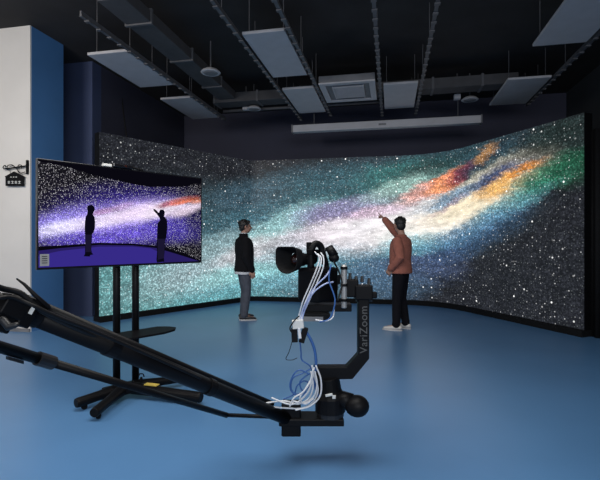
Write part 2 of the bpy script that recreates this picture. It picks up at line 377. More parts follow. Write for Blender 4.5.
# rack seen between the blue wall and the video wall
t = empty('equipment_rack', R(-4.95, 8.0), -A, 'dark open equipment rack standing in the gap left of the video wall', 'rack')
b = new()
for p in (-5.25, -4.65):
    for q in (7.75, 8.25): rbox(b, p-0.02, p+0.02, q-0.02, q+0.02, 0, 3.0)
build('frame', b, M['black'], t)
for k, z in enumerate((0.3, 0.9, 1.5, 2.1, 2.9)):
    b = new(); rbox(b, -5.27, -4.63, 7.73, 8.27, z, z+0.03); build('shelf', b, M['charcoal'], t)
b = new(); rbox(b, -5.2, -4.75, 7.8, 8.2, 2.935, 3.05); rbox(b, -5.21, -4.74, 7.79, 8.21, 3.05, 3.07)
tag(build('cardboard_box', b, M['box'], bevel=0.004), 'reddish brown box on the top shelf of the dark rack', 'box')
b = new(); tube(b, spline([R(-5.33, 7.9, 4.6), R(-5.25, 7.9, 4.0), R(-5.18, 7.9, 3.5), R(-5.12, 7.9, 3.08)]), 0.012, 6)
tag(build('hanging_cable', b, M['kcable'], smooth=True), 'thin dark cable hanging from the ceiling above the rack', 'cable')

# ------------------------------------------------------------------ ceiling fittings
ZP = 4.05
def panel(p0, p1, q0, q1, label):
    t = empty('ceiling_panel', R((p0+p1)/2, (q0+q1)/2, ZP), -A, label, 'ceiling panel', 'grey panels hanging from the ceiling')
    b = new(); rbox(b, p0, p1, q0, q1, ZP, ZP+0.04); build('board', b, M['panel'], t, bevel=0.006)
    b = new()
    for p in (p0+0.05, p1-0.05):
        for q in (q0+0.15, q1-0.15): tube(b, [R(p, q, ZP+0.04), R(p, q, 4.6)], 0.006, 6)
    build('hanger', b, M['rail'], t)
panel(-4.30, -3.66, 5.60, 6.98, 'grey ceiling panel nearest the blue column, at the top left')
panel(-4.30, -3.68, 7.66, 9.05, 'grey ceiling panel at far left, its edge above the left wing of the video wall')
panel(-1.90, -1.33, 5.45, 7.00, 'grey ceiling panel in the central left rail pair, nearer the viewer')
panel(-1.90, -1.33, 7.60, 9.10, 'grey ceiling panel in the central left rail pair, farther one ending over the long white housing')
panel(-0.13, 0.45, 7.72, 9.15, 'grey ceiling panel right of the square air conditioner')
panel(1.91, 2.58, 7.90, 9.33, 'tilted-looking grey ceiling panel at far right above the right wing of the video wall')
panel(1.91, 2.58, 5.20, 6.60, 'grey ceiling panel nearest the viewer on the right side')
def rail(p, q0, q1, label):
    t = empty('ceiling_rail', R(p, q0, ZP), -A, label, 'ceiling rail', 'metal rails under the ceiling')
    b = new(); rbox(b, p-0.012, p+0.012, q0, q1, ZP+0.0, ZP+0.06); rbox(b, p-0.022, p+0.022, q0, q1, ZP-0.006, ZP)
    q = q0+0.1
    while q < q1-0.05:
        rbox(b, p-0.032, p+0.032, q, q+0.05, ZP-0.02, ZP-0.006); q += 0.22
    build('beam', b, M['rail'], t)
    q = q0+0.3
    while q < q1:
        b = new(); tube(b, [R(p, q, ZP+0.06), R(p, q, 4.6)], 0.005, 6); build('rod', b, M['rail'], t); q += 1.3
rail(-1.96, 4.6, 9.65, 'metal ceiling rail along the left edge of the central left panels')
rail(-1.27, 4.6, 9.45, 'metal ceiling rail between the central left panels and the square air conditioner')
rail(-0.19, 4.6, 9.65, 'metal ceiling rail just right of the square air conditioner')
rail(0.51, 4.6, 9.7, 'metal ceiling rail on the right edge of the central right panel')
rail(-3.62, 4.6, 9.3, 'metal ceiling rail on the right edge of the far left panels')
rail(2.64, 4.6, 9.5, 'metal ceiling rail on the right edge of the far right panels')
# duct running across
t = empty('ventilation_duct', R(-0.5, 8.4, 4.2), -A, 'long dark grey rectangular air duct crossing the ceiling from left to right', 'air duct')
b = new(); rbox(b, -3.5, 2.2, 8.36, 8.72, 4.15, 4.34); build('duct_body', b, M['duct'], t, bevel=0.01)
for p in (-3.5, -2.6, -0.6, 0.75, 1.6):
    b = new(); rbox(b, p-0.02, p+0.02, 8.345, 8.735, 4.135, 4.355); build('flange', b, M['rail'], t)
t = empty('ventilation_duct', R(-3.2, 6.5, 4.25), -A, 'dark grey air duct running front to back over the left ceiling panels', 'air duct')
b = new(); rbox(b, -3.4, -3.05, 4.6, 8.34, 4.2, 4.36); build('duct_body', b, M['duct'], t, bevel=0.01)
for q in (5.2, 6.4, 7.6):
    b = new(); rbox(b, -3.42, -3.03, q-0.02, q+0.02, 4.18, 4.38); build('flange', b, M['rail'], t)
# pipes
b = new(); tube(b, [R(-3.5, 8.85, 4.12), R(-0.2, 8.85, 4.12)], 0.03, 10)
tag(build('ceiling_pipe', b, M['rail'], smooth=True), 'thin grey pipe crossing under the left half of the long duct', 'pipe')
# air conditioner cassette
t = empty('air_conditioner', R(-0.75, 7.8, 4.0), -A, 'square grey ceiling air conditioner cassette between two panel rails', 'air conditioner')
b = new(); rbox(b, -1.2, -0.26, 7.33, 8.33, 4.03, 4.14); build('housing', b, M['grille'], t, bevel=0.01)
b = new()
for (a0, a1, c0, c1) in ((-1.2,-0.26,7.33,7.43),(-1.2,-0.26,8.25,8.35),(-1.2,-1.1,7.43,8.25),(-0.36,-0.26,7.43,8.25)): rbox(b, a0, a1, c0, c1, 4.0, 4.028)
build('frame', b, M['panel'], t, bevel=0.004)
b = new()
for k in range(12): rbox(b, -0.98, -0.48, 7.55+k*0.05, 7.575+k*0.05, 4.0, 4.028)
rbox(b, -1.0, -0.98, 7.53, 8.15, 3.996, 4.028); rbox(b, -0.48, -0.46, 7.53, 8.15, 3.996, 4.028)
build('grille', b, M['panel'], t)
# long white housing
t = empty('projection_screen_case', R(-0.2, 9.2, 3.67), -A, 'long pale roll-up projection screen case hanging over the middle of the video wall', 'screen case')
b = new(); rbox(b, -2.05, 1.72, 9.12, 9.28, 3.67, 3.82); build('case', b, M['panel'], t, bevel=0.01)
for p in (-2.07, 1.72):
    b = new(); rbox(b, p, p+0.02, 9.1, 9.3, 3.66, 3.83); build('end_cap', b, M['grille'], t)
for p in (-1.6, 1.3):
    b = new(); tube(b, [R(p, 9.2, 3.82), R(p, 9.2, 4.6)], 0.008, 6); build('rod', b, M['rail'], t)
b = new(); rbox(b, -0.25, -0.1, 9.115, 9.122, 3.72, 3.76); build('nameplate', b, M['grille'], t)
def disc(p, q, r, z, label):
    t = empty('ceiling_speaker', R(p, q, z), -A, label, 'ceiling speaker', 'round white fittings under the ceiling')
    b = new(); tube(b, [R(p, q, z+0.05), R(p, q, z+0.01), R(p, q, z)], [r*0.75, r, r*0.93], 28); build('rim', b, M['panel'], t)
    b = new(); tube(b, [R(p, q, z), R(p, q, z-0.012)], [r*0.72, r*0.6], 24); build('cone', b, M['grille'], t)
    b = new(); tube(b, [R(p, q, z+0.05), R(p, q, 4.6)], 0.012, 8); build('stem', b, M['rail'], t)
disc(-2.86, 6.68, 0.16, 4.08, 'round pale ceiling speaker between the two left panels and the central rails')
disc(-2.78, 8.72, 0.15, 4.08, 'small round ceiling speaker below the left half of the long duct')
disc(1.49, 9.0, 0.16, 4.08, 'small round ceiling speaker left of the far right panel')
for p, q, lb in ((-2.98, 8.81, 'small pale box beside the round speaker under the left of the duct'), (1.25, 8.95, 'small pale box beside the round speaker near the far right panel')):
    t = empty('junction_box', R(p, q, 4.1), -A, lb, 'junction box')
    b = new(); rbox(b, p-0.06, p+0.06, q-0.06, q+0.06, 4.1, 4.19); build('box_body', b, M['panel'], t, bevel=0.004)
    b = new(); tube(b, [R(p, q, 4.19), R(p, q, 4.6)], 0.01, 6); build('conduit', b, M['rail'], t)

# ------------------------------------------------------------------ wall sign on scroll bracket
qs = 5.60
sp0 = R(-5.34, 5.62, 2.45)
t = empty('hanging_sign', sp0, -A, 'small black house-shaped sign on a scrolled bracket on the white wall', 'sign')
ex = Vector((CA, -SA, 0)); ez = Vector((0, 0, 1)); en = Vector((-SA, -CA, 0))
def sg(x, z, off=0.03): return R(-5.36+x, 5.64-off, 0)+Vector((0, 0, z))
def mpx(px, py):                          # point on the white wall's plane seen at px,py
    k = (px-300)/F; q = 5.60
    p = (k*q*CA-q*SA)/(CA+k*SA); P = R(p, q); return p, CAMH+(240-py)/F*P.y
def W(px, py, off=0.04):
    p, z = mpx(px, py); return R(p, 5.64-off, z)
b = new()
p0, z0 = mpx(25.5, 160); p1, z1 = mpx(27, 174); rbox(b, p0, p1, 5.605, 5.638, z1, z0); build('wall_plate', b, M['black'], t)
b = new()
tube(b, [W(25.5, 166), W(4, 169)], 0.010, 8)
tube(b, spline([W(25, 172), W(20, 173), W(17, 169), W(19, 165), W(22, 166), W(21, 169)]), 0.007, 6)
tube(b, spline([W(16, 168), W(12, 165), W(8, 165.5), W(7, 169), W(9, 170)]), 0.007, 6)
tube(b, spline([W(4, 169), W(3, 167), W(5, 165.5), W(6, 167)]), 0.007, 6)
build('scroll_bracket', b, M['black'], t, smooth=True)
b = new(); tube(b, [W(10, 168.5), W(10.5, 176)], 0.004, 6); build('chain', b, M['black'], t)
b = new(); tube(b, [W(19, 167.5), W(19, 176)], 0.004, 6); build('chain', b, M['black'], t)
b = new()
poly = [mpx(*q) for q in ((6, 186), (6, 177.5), (5.2, 176.5), (14.5, 171.5), (24.5, 176.5), (23.8, 177.5), (23.8, 186))]
fr_ = [b.verts.new(R(p, 5.59, z)) for p, z in poly]; bk_ = [b.verts.new(R(p, 5.61, z)) for p, z in poly]
b.faces.new(fr_); b.faces.new(bk_[::-1])
for i in range(len(poly)): b.faces.new((fr_[i], fr_[(i+1)%7], bk_[(i+1)%7], bk_[i]))
build('sign_board', b, M['black'], t)
def stroke(xa, ya, xb, yb):
    pa, za = mpx(xa, ya); pb, zb = mpx(xb, yb); rbox(b, min(pa, pb), max(pa, pb), 5.583, 5.5895, min(za, zb), max(za, zb))
for k in range(4):
    b = new(); x = 8.6+k*3.5
    stroke(x, 181.4, x+2.2, 181.7); stroke(x, 183.2, x+2.2, 183.5); stroke(x+0.95, 181.0, x+1.25, 183.9)
    if k % 2 == 0: stroke(x, 182.3, x+2.0, 182.6)
    build('lettering', b, M['signtext'], t)
for k in range(3):
    b = new(); stroke(11.2+k*2.6, 176.8, 12.4+k*2.6, 177.5); build('lettering', b, M['signtext'], t)

# ------------------------------------------------------------------ television on its stand
T0 = Vector((-2.004, 3.34, 0)); T1 = Vector((-0.996, 4.426, 0)); tx = (T1-T0).normalized(); tn = Vector((tx.y, -tx.x, 0)); tw = (T1-T0).length
TZ0, TZ1 = 1.152, 2.002
def tv(a, z, off=0.0): return T0+tx*a+tn*off+Vector((0, 0, z))
def tvuv(px, py):
    r = Vector(((px-300)/F, 1.0, (240-py)/F)); d = T0.dot(tn)/(r.x*tn.x+r.y*tn.y); P = r*d
    return ((P-T0).dot(tx), CAMH+P.z)
def cr(x, y): return tvuv(30+x*0.3, 150+y*0.3)      # the display seen in detail
t = empty('television_stand', T0+tx*0.69, 0, 'black wheeled television stand with two poles and a shelf', 'tv stand')
for a in (0.648, 0.822):
    b = new(); tube(b, [tv(a, 0.07, -0.06), tv(a, 1.75, -0.06)], 0.031, 16); build('pole', b, M['black'], t, smooth=True)
hub = tv(0.712, 0.075, -0.02)
b = new(); obox(b, hub, tx, tn, ez, 0.17, 0.10, 0.025); build('base_plate', b, M['black'], t, bevel=0.008)
for q, e, zr in ((0, Vector((-1.80, 3.53, 0.07)), 0.040), (1, Vector((-0.82, 3.66, 0.07)), 0.044), (2, Vector((-1.56, 3.33, 0.07)), 0.038), (3, Vector((-1.02, 4.22, 0.07)), 0.036)):
    dr = (e-Vector((hub.x, hub.y, 0.07))).normalized(); up0 = Vector((hub.x, hub.y, 0.085))+dr*0.06
    b = new(); tube(b, [up0, up0.lerp(e, 0.5), e-dr*0.02, e], [0.052, zr, zr, zr*0.9], 16); build('foot', b, M['black'], t, smooth=False, bevel=0.003)
    b = new(); c = e-dr*0.07; c.z = 0.022; sd_ = dr.cross(ez).normalized(); tube(b, [c-sd_*0.012, c+sd_*0.012], 0.0215, 14); build('caster', b, M['rubber'], t)
    if q == 1:
        fm = up0.lerp(e, 0.30); b = new(); obox(b, fm+ez*0.052, dr, sd_, ez, 0.062, 0.024, 0.004); build('warning_label', b, M['yellow'], t, label='yellow label')
        km = up0.lerp(e, 0.08)+Vector((0.02, 0.05, 0.04)); b = new(); tube(b, [km, km+ez*0.045], [0.014, 0.010], 10); tube(b, spline([km+Vector((-0.025, 0, 0.045)), km+Vector((-0.015, 0, 0.07)), km+Vector((0.015, 0, 0.07)), km+Vector((0.025, 0, 0.045))]), 0.006, 6); build('lock_knob', b, M['black'], t)
b = new()
poly = [(-0.30, -0.02), (0.34, -0.02), (0.42, 0.06), (0.44, 0.14), (0.38, 0.22), (0.25, 0.27), (-0.20, 0.27), (-0.28, 0.20), (-0.30, 0.1)]
prism(b, poly, tv(0.692, 0.552, -0.03), tx, tn, -0.018)
build('shelf', b, M['black'], t, bevel=0.005)
b = new(); obox(b, tv(0.735, 0.527, -0.02), tx, tn, ez, 0.13, 0.05, 0.02); build('shelf_bracket', b, M['black'], t, bevel=0.004)
b = new(); obox(b, tv(0.692, 1.58, -0.0275), tx, tn, ez, 0.2, 0.006, 0.16)
for a in (0.648, 0.822): obox(b, tv(a, 1.58, -0.0275), tx, tn, ez, 0.02, 0.01, 0.2)
build('mounting_plate', b, M['charcoal'], t)
TB = [
 (300,225,360,150,8,(48,36,120),0.95), (300,250,300,105,10,(110,90,215),0.85), (120,240,200,70,16,(150,135,235),0.85), (320,215,260,60,12,(185,165,240),0.9),
 (90,262,120,36,14,(225,220,255),0.9), (240,235,200,32,10,(235,225,250),0.8), (360,205,170,34,12,(235,215,245),0.95), (440,200,130,34,18,(245,230,250),1.0), (240,205,60,14,14,(190,140,190),0.7),
 (300,190,70,16,16,(205,170,215),0.6), (490,172,90,16,14,(210,110,105),0.95), (520,170,60,10,14,(225,120,90),0.9), (555,172,30,12,8,(240,150,120),0.8), (450,180,34,12,30,(150,70,110),0.7),
 (520,200,90,22,18,(240,220,240),0.9), (480,270,140,60,0,(70,55,165),0.7), (555,260,60,80,0,(40,34,90),0.7), (60,120,140,80,0,(18,14,30),0.5), (350,280,140,30,0,(95,75,190),0.6),
 (160,295,180,30,0,(90,70,190),0.6)]
def crb(rows):
    return px_blobs([(30+x*0.3, 150+y*0.3, rx*0.3, ry*0.3, a, c, s) for x, y, rx, ry, a, c, s in rows], tvuv, 0.5)
TVM = picture('galaxy_on_television', (12, 10, 20), crb(TB), [(95.0, 0.6, 0.32, 1.0, (0.95, 0.92, 1.0)), (60.0, 0.35, 0.22, 1.0, (1, 0.98, 1.0))], warp=(0.03, 0.012), grain=1.5, gscale=190)
t = empty('television', tv(tw/2, TZ0), 0, 'large black-framed television showing two silhouettes against a purple galaxy', 'television')
b = new(); obox(b, tv(tw/2, (TZ0+TZ1)/2, -0.0), tx, tn, ez, tw/2, 0.016, (TZ1-TZ0)/2); build('cabinet', b, M['gloss'], t, bevel=0.004)
bz = 0.012
b = new(); uvl = b.loops.layers.uv.new('UVMap')
q4 = ((bz, TZ0+bz*1.5), (tw-bz, TZ0+bz*1.5), (tw-bz, TZ1-bz), (bz, TZ1-bz))
f = b.faces.new([b.verts.new(tv(a, z, 0.0165)) for a, z in q4])
for lp, uvc in zip(f.loops, q4): lp[uvl].uv = uvc
scr = build('screen', b, TVM, t)
if (WM[t.name].to_3x3() @ scr.data.polygons[0].normal).dot(tn) < 0: scr.data.flip_normals()
def flat(name, poly, m, off, px=True):
    b = new(); f = b.faces.new([b.verts.new(tv(*(cr(x, y) if px else (x, y)), off)) for x, y in poly])
    o = build(name, b, m, scr)
    if (o.data.polygons[0].normal).dot(tn) < 0: o.data.flip_normals()
    return o
E_dark = emit('picture_black', rgb(9, 8, 16)); E_fl = emit('picture_purple_floor', rgb(54, 42, 135)); E_fig = emit('picture_silhouette', rgb(10, 9, 22))
E_fl2 = emit('picture_dark_floor', rgb(40, 30, 95)); E_leg = emit('picture_dark_trousers', rgb(26, 22, 48))
def cl(a, z): return min(max(a, bz), tw-bz), min(max(z, TZ0+bz*1.5), TZ1-bz)
def cflat(name, poly, m, off):
    return flat(name, [cl(*cr(x, y)) for x, y in poly], m, off, px=False)
cflat('picture_ceiling', [(0,0),(620,60),(620,112),(560,112),(500,124),(440,122),(400,124),(340,114),(270,98),(200,82),(140,62),(60,44),(0,36)], E_dark, 0.0172)
cflat('picture_plinth', [(0,322),(100,318),(230,309),(340,312),(420,320),(500,340),(600,376),(600,420),(0,420)], E_dark, 0.0172)
cflat('picture_floor', [(0,336),(100,327),(230,316),(340,318),(420,327),(490,348),(560,384),(560,420),(0,420)], E_fl2, 0.0178)
cflat('picture_floor', [(0,352),(100,336),(230,322),(340,322),(400,328),(440,346),(440,400),(200,420),(0,420)], E_fl, 0.0182)
fa = [(189,186),(203,183),(211,190),(213,200),(209,208),(206,214),(212,224),(214,240),(213,262),(209,275),(204,280),(203,300),(201,330),(203,342),(208,348),(198,350),(196,355),(176,354),(180,346),(181,320),(181,290),(180,278),(179,262),(180,240),(183,222),(188,214),(189,204),(187,196)]
cflat('picture_figure', fa, E_fig, 0.0188)
fb = [(430,199),(441,199),(446,207),(445,216),(443,222),(450,228),(454,238),(454,262),(451,290),(447,300),(446,330),(443,360),(444,372),(420,375),(418,366),(420,340),(419,310),(420,285),(421,262),(422,244),(430,234),(428,226),(418,212),(410,205),(407,196),(414,198),(426,210)]
cflat('picture_figure', fb, E_fig, 0.0188)
cflat('picture_legs', [(181,282),(202,282),(200,340),(183,340)], E_leg, 0.0194)
cflat('picture_legs', [(422,296),(446,296),(443,360),(422,366)], E_leg, 0.0194)
b = new(); x0, zt = cr(30, 347); x1, zb = cr(61, 386)
obox(b, tv((x0+x1)/2, (zt+zb)/2, 0.0186), tx, tn, ez, (x1-x0)/2, 0.0016, (zt-zb)/2); build('corner_sticker', b, M['silver'], scr)
b = new()
for k in range(4):
    z = zt-(zt-zb)*(0.2+0.18*k); obox(b, tv((x0+x1)/2, z, 0.0206), tx, tn, ez, (x1-x0)*0.3, 0.0003, (zt-zb)*0.035)
build('sticker_marks', b, M['charcoal'], scr)
# conference camera on the top edge
c0 = tv(0.70, TZ1, 0)
t = empty('webcam', c0, 0, 'small black and white conference camera lying on top of the television', 'webcam')
def tp(px): return tvuv(px, 170)[0]
b = new(); obox(b, tv((tp(112)+tp(132))/2, TZ1+0.018, 0), tx, tn, ez, (tp(132)-tp(112))/2, 0.03, 0.0175); build('camera_body', b, M['gloss'], t, bevel=0.008)
b = new(); obox(b, tv(tp(107), TZ1+0.012, 0), tx, tn, ez, 0.035, 0.02, 0.0115); build('speaker_end', b, M['white_pl'], t, bevel=0.005)
b = new(); tube(b, spline([tv(tp(132), TZ1+0.02, 0), tv(tp(137), TZ1+0.014, 0), tv(tp(143), TZ1+0.008, 0)]), [0.011]*8+[0.010]*8+[0.006], 8); build('cable', b, M['kcable'], t)
b = new(); c = tv(tp(124), TZ1+0.02, 0.028); tube(b, [c, c+tn*0.008], 0.010, 14); build('lens', b, M['lens'], t)

# ------------------------------------------------------------------ people
def remeshed(name, bm, mat_, parent, voxel=0.008, smooth=2, shrink=None):
    bmesh.ops.recalc_face_normals(bm, faces=bm.faces[:])
    me = bpy.data.meshes.new(name+'_raw'); bm.to_mesh(me); bm.free()
    tmp = bpy.data.objects.new(name+'_raw', me); C.objects.link(tmp)
    r = tmp.modifiers.new('r', 'REMESH'); r.mode = 'VOXEL'; r.voxel_size = voxel
    s = tmp.modifiers.new('s', 'SMOOTH'); s.factor = 0.6; s.iterations = smooth
    if voxel > 0.0055:
        dm = tmp.modifiers.new('d', 'DECIMATE'); dm.ratio = 0.35
    dg = bpy.context.evaluated_depsgraph_get(); dg.update()
    out = bpy.data.meshes.new_from_object(tmp.evaluated_get(dg)); out.name = name
    bpy.data.objects.remove(tmp); out.materials.clear(); out.materials.append(mat_)
    for p in out.polygons: p.use_smooth = True
    o = bpy.data.objects.new(name, out); link(o, parent, WM[parent.name]); return o
def hand(bm, wrist, direction, normal, side, curls, s=1.0, spread=0.10):
    """palm, four fingers of unequal length, thumb from the side of the palm"""
    d = Vector(direction).normalized(); n_ = Vector(normal); n_ = (n_-d*n_.dot(d)).normalized(); u = d.cross(n_).normalized()*side
    w0 = Vector(wrist)
    for k in range(4):
        off = (k-1.5)*0.0205*s
        tube(bm, [w0+u*off*0.6, w0+d*0.045*s+u*off, w0+d*0.09*s+u*off], [0.013*s, 0.0135*s, 0.012*s], 10, True)
    lens = (0.070, 0.080, 0.074, 0.058)
    for k in range(4):
        off = (k-1.5)*0.0205*s; p = w0+d*0.088*s+u*off; ang = 0.0; pts = [p-d*0.015*s, p]; L = lens[k]*s
        sd = (d+u*(k-1.5)*spread).normalized()
        for seg, fr in enumerate((0.45, 0.30, 0.25)):
            ang += curls[k]*(0.8 if seg == 0 else 1.0)
            p = p+(sd*math.cos(ang)+n_*math.sin(ang))*L*fr; pts.append(p)
        tube(bm, pts, [0.0105*s, 0.010*s, 0.009*s, 0.0085*s, 0.007*s], 8, True)
    b0 = w0+d*0.028*s-u*0.030*s
    td = (d*0.75-u*0.55+n_*0.35).normalized(); t2 = (d*0.9-u*0.2+n_*0.4).normalized()
    tube(bm, [w0+d*0.015*s-u*0.012*s, b0, b0+td*0.038*s, b0+td*0.038*s+t2*0.028*s], [0.013*s, 0.014*s, 0.0115*s, 0.0085*s], 8, True)
def bezier_limb(a, m, c): return [Vector(a), (Vector(a)+Vector(m))*0.5, Vector(m), (Vector(m)+Vector(c))*0.5, Vector(c)]
def person(loc, rz, label, S, arms, legs, head_yaw, cfg):
    """local frame: faces +Y, +X is the person's right"""
    t = empty('person', loc, rz, label, 'person')
    hy = Matrix.Rotation(head_yaw, 3, 'Z'); hp = Matrix.Rotation(cfg.get('pitch', 0.0), 3, 'X'); HR = hy @ hp
    hc = Vector((0, 0.012, 1.60))
    def H(x, y, z): return hc+HR @ Vector((x, y, z-1.60))
    # body
    b = new()
    ball(b, H(0, -0.010, 1.635), (0.077, 0.096, 0.090), 24, HR); ball(b, H(0, 0.028, 1.572), (0.058, 0.066, 0.074), 20, HR)
    ball(b, H(0, 0.052, 1.522), (0.030, 0.028, 0.020), 12, HR)
    tube(b, [H(0, 0.090, 1.622), H(0, 0.108, 1.594), H(0, 0.113, 1.582)], [0.009, 0.013, 0.014], 10, True)
    for sx in (-1, 1):
        ball(b, H(sx*0.014, 0.102, 1.581), (0.009, 0.010, 0.008), 10, HR)
        ball(b, H(sx*0.034, 0.070, 1.590), (0.024, 0.022, 0.020), 12, HR)
        ball(b, H(sx*0.032, 0.082, 1.632), (0.024, 0.012, 0.008), 10, HR)
        tube(b, [H(sx*0.076, 0.000, 1.575), H(sx*0.084, -0.006, 1.600), H(sx*0.086, -0.010, 1.622)], [0.008, 0.012, 0.013], 8, True)
    tube(b, [H(-0.022, 0.088, 1.554), H(0, 0.097, 1.556), H(0.022, 0.088, 1.554)], [0.005, 0.0075, 0.005], 8, True)
    tube(b, [H(-0.018, 0.087, 1.544), H(0, 0.094, 1.543), H(0.018, 0.087, 1.544)], [0.005, 0.008, 0.005], 8, True)
    tube(b, [Vector((0, -0.030, 1.40)), Vector((0, -0.018, 1.47)), H(0, -0.012, 1.57)], [0.064, 0.055, 0.056], 16, True)
    loft(b, [(0.86, 0.14, 0.10, 0, -0.01), (0.95, 0.15, 0.105, 0, -0.01), (1.08, 0.125, 0.095, 0, 0), (1.22, 0.15, 0.105, 0, 0), (1.34, 0.165, 0.10, 0, -0.01), (1.42, 0.13, 0.07, 0, -0.02), (1.455, 0.06, 0.05, 0, -0.02)])
    for sx, A_ in arms.items():
        sh = Vector((sx*0.175, -0.01, 1.385)); P = bezier_limb(sh, A_['elbow'], A_['wrist'])
        tube(b, [Vector((sx*0.08, -0.01, 1.385))]+P, [0.052, 0.050, 0.046, 0.040, 0.037, 0.027], 14, True)
        hand(b, A_['wrist'], A_['dir'], A_['normal'], A_['side'], A_['curl'], 0.98)
    for sx, L_ in legs.items():
        P = bezier_limb((sx*0.09, -0.005, 0.87), L_['knee'], L_['ankle'])
        tube(b, P, [0.078, 0.066, 0.050, 0.048, 0.034], 14, True)
        a = Vector(L_['ankle']); fd = Vector(L_['toe'])
        tube(b, [a+Vector((0,0,-0.02)), a+fd*0.06+Vector((0,0,-0.035)), a+fd*0.15+Vector((0,0,-0.048))], [0.034, 0.032, 0.020], 10, True)
    body = remeshed('body', b, M['skin'], t, 0.0054, 2)
    for sx in (-1, 1):
        b = new(); ball(b, H(sx*0.033, 0.0895, 1.608), 0.0105, 10); build('eye', b, M['eye'], t, smooth=True, world=False)
    # hair
    b = new()
    ball(b, H(0, -0.022, 1.655), (0.087, 0.100, 0.083), 24, HR); ball(b, H(0, -0.052, 1.60), (0.074, 0.060, 0.078), 20, HR)
    ball(b, H(0, 0.045, 1.690), (0.066, 0.050, 0.036), 16, HR)
    rr = random.Random(3)
    for k in range(60):
        a = rr.uniform(0, 2*PI); e = rr.uniform(0.15, 1.5)
        v = Vector((0.080*math.cos(a)*math.cos(e), -0.022+0.094*math.sin(a)*math.cos(e), 1.655+0.080*math.sin(e)))
        p = H(*v); q = H(v.x*1.10, (v.y+0.02)*1.10-0.02-0.008, v.z+0.010*rr.random()); tube(b, [p, q], [0.014, 0.008], 6, True)
    for sx in (-1, 1): ball(b, H(sx*0.076, 0.012, 1.625), (0.010, 0.016, 0.022), 10, HR)
    remeshed('hair', b, M['hair'], t, 0.006, 1)
    # top garment
    b = new(); z0 = cfg['hem']; g = cfg['bulk']
    loft(b, [(z0, 0.172*g, 0.138*g, 0, -0.005), (z0+0.02, 0.178*g, 0.145*g, 0, -0.005), (z0+0.12, 0.168*g, 0.135*g, 0, -0.003), (1.08, 0.160*g, 0.130*g, 0, 0), (1.20, 0.172*g, 0.135*g, 0, -0.005),
             (1.32, 0.185*g, 0.128*g, 0, -0.012), (1.39, 0.178*g, 0.105*g, 0, -0.02), (1.43, 0.125, 0.082, 0, -0.022), (1.465, 0.078, 0.070, 0, -0.018)], 32)
    for sx, A_ in arms.items():
        sh = Vector((sx*0.178, -0.012, 1.375)); e_ = Vector(A_['elbow']); w_ = Vector(A_['wrist']); P = bezier_limb(sh, e_, e_+(w_-e_)*A_.get('cuff', 0.96))
        tube(b, [Vector((sx*0.09, -0.012, 1.375))]+P, [0.066, 0.072, 0.064*g, 0.058*g, 0.052*g, 0.043*g], 16, True)
        tube(b, [P[-1]-(P[-1]-e_).normalized()*0.03, P[-1]], 0.046*g, 14)
    if cfg['collar']:
        bm_ = b; N_ = 20
        for k in range(N_):
            a0 = 2*PI*k/N_; a1 = 2*PI*(k+1)/N_
            tube(bm_, [Vector((0.068*math.cos(a0), -0.018+0.064*math.sin(a0), 1.475)), Vector((0.068*math.cos(a1), -0.018+0.064*math.sin(a1), 1.475))], (0.018), 8, True)
    remeshed(cfg['top_name'], b, cfg['top'], t, 0.007, 3)
    if cfg.get('shirt'):
        b = new(); loft(b, [(z0-0.045, 0.160*g, 0.132*g, 0, -0.012), (z0+0.03, 0.163*g, 0.134*g, 0, -0.006), (z0+0.06, 0.15*g, 0.12*g, 0, -0.006)], 32)
        remeshed('shirt_hem', b, M['shirt'], t, 0.008, 1)
        b = new()
        for k in range(18):
            a0 = 2*PI*k/18; a1 = 2*PI*(k+1)/18
            tube(b, [Vector((0.060*math.cos(a0), -0.018+0.057*math.sin(a0), 1.497)), Vector((0.060*math.cos(a1), -0.018+0.057*math.sin(a1), 1.497))], 0.011, 8, True)
        remeshed('shirt_collar', b, M['shirt'], t, 0.006, 1)
    # trousers
    b = new()
    loft(b, [(0.80, 0.150, 0.118, 0, -0.012), (0.88, 0.163, 0.125, 0, -0.012), (0.96, 0.152, 0.115, 0, -0.005), (1.0, 0.145, 0.105, 0, 0)], 28)
    for sx, L_ in legs.items():
        a = Vector(L_['ankle']); P = bezier_limb((sx*0.082, -0.010, 0.85), L_['knee'], a+Vector((0, 0, 0.0)))
        tube(b, P, [(0.098, 0.104), 0.090, 0.073, 0.069, 0.060], 18, True)
        tube(b, [a+Vector((0, 0, 0.05)), a+Vector((0, 0.004, -0.012))], [0.060, 0.065], 16)
    remeshed('trousers', b, cfg['legwear'], t, 0.008, 3)
    for sx, L_ in legs.items():
        a = Vector(L_['ankle']); fd = Vector(L_['toe']).normalized(); sd = Vector((fd.y, -fd.x, 0)); g0 = Vector((a.x, a.y, 0))
        b = new()
        tube(b, [g0-fd*0.055+ez*0.050, g0+fd*0.02+ez*0.052, g0+fd*0.10+ez*0.042, g0+fd*0.185+ez*0.032], [(0.034, 0.034), (0.042, 0.038), (0.045, 0.030), (0.036, 0.020)], 16, True)
        tube(b, [g0+ez*0.04, g0+ez*0.085], [0.044, 0.042], 14)
        sh = remeshed('shoe', b, cfg['shoe'], t, 0.006, 2)
        b = new(); prof = []
        for k in range(28):
            an = 2*PI*k/28; l = 0.065+0.075*(1+math.sin(an)); l = 0.065+0.155*math.sin(an)
            wd = 0.044*(1.0+0.15*math.sin(an))*math.cos(an)
            prof.append((wd, l))
        prism(b, prof, g0+ez*0.001, sd, fd, 0.020)
        build('sole', b, M['sole'], t, world=False)
    return t
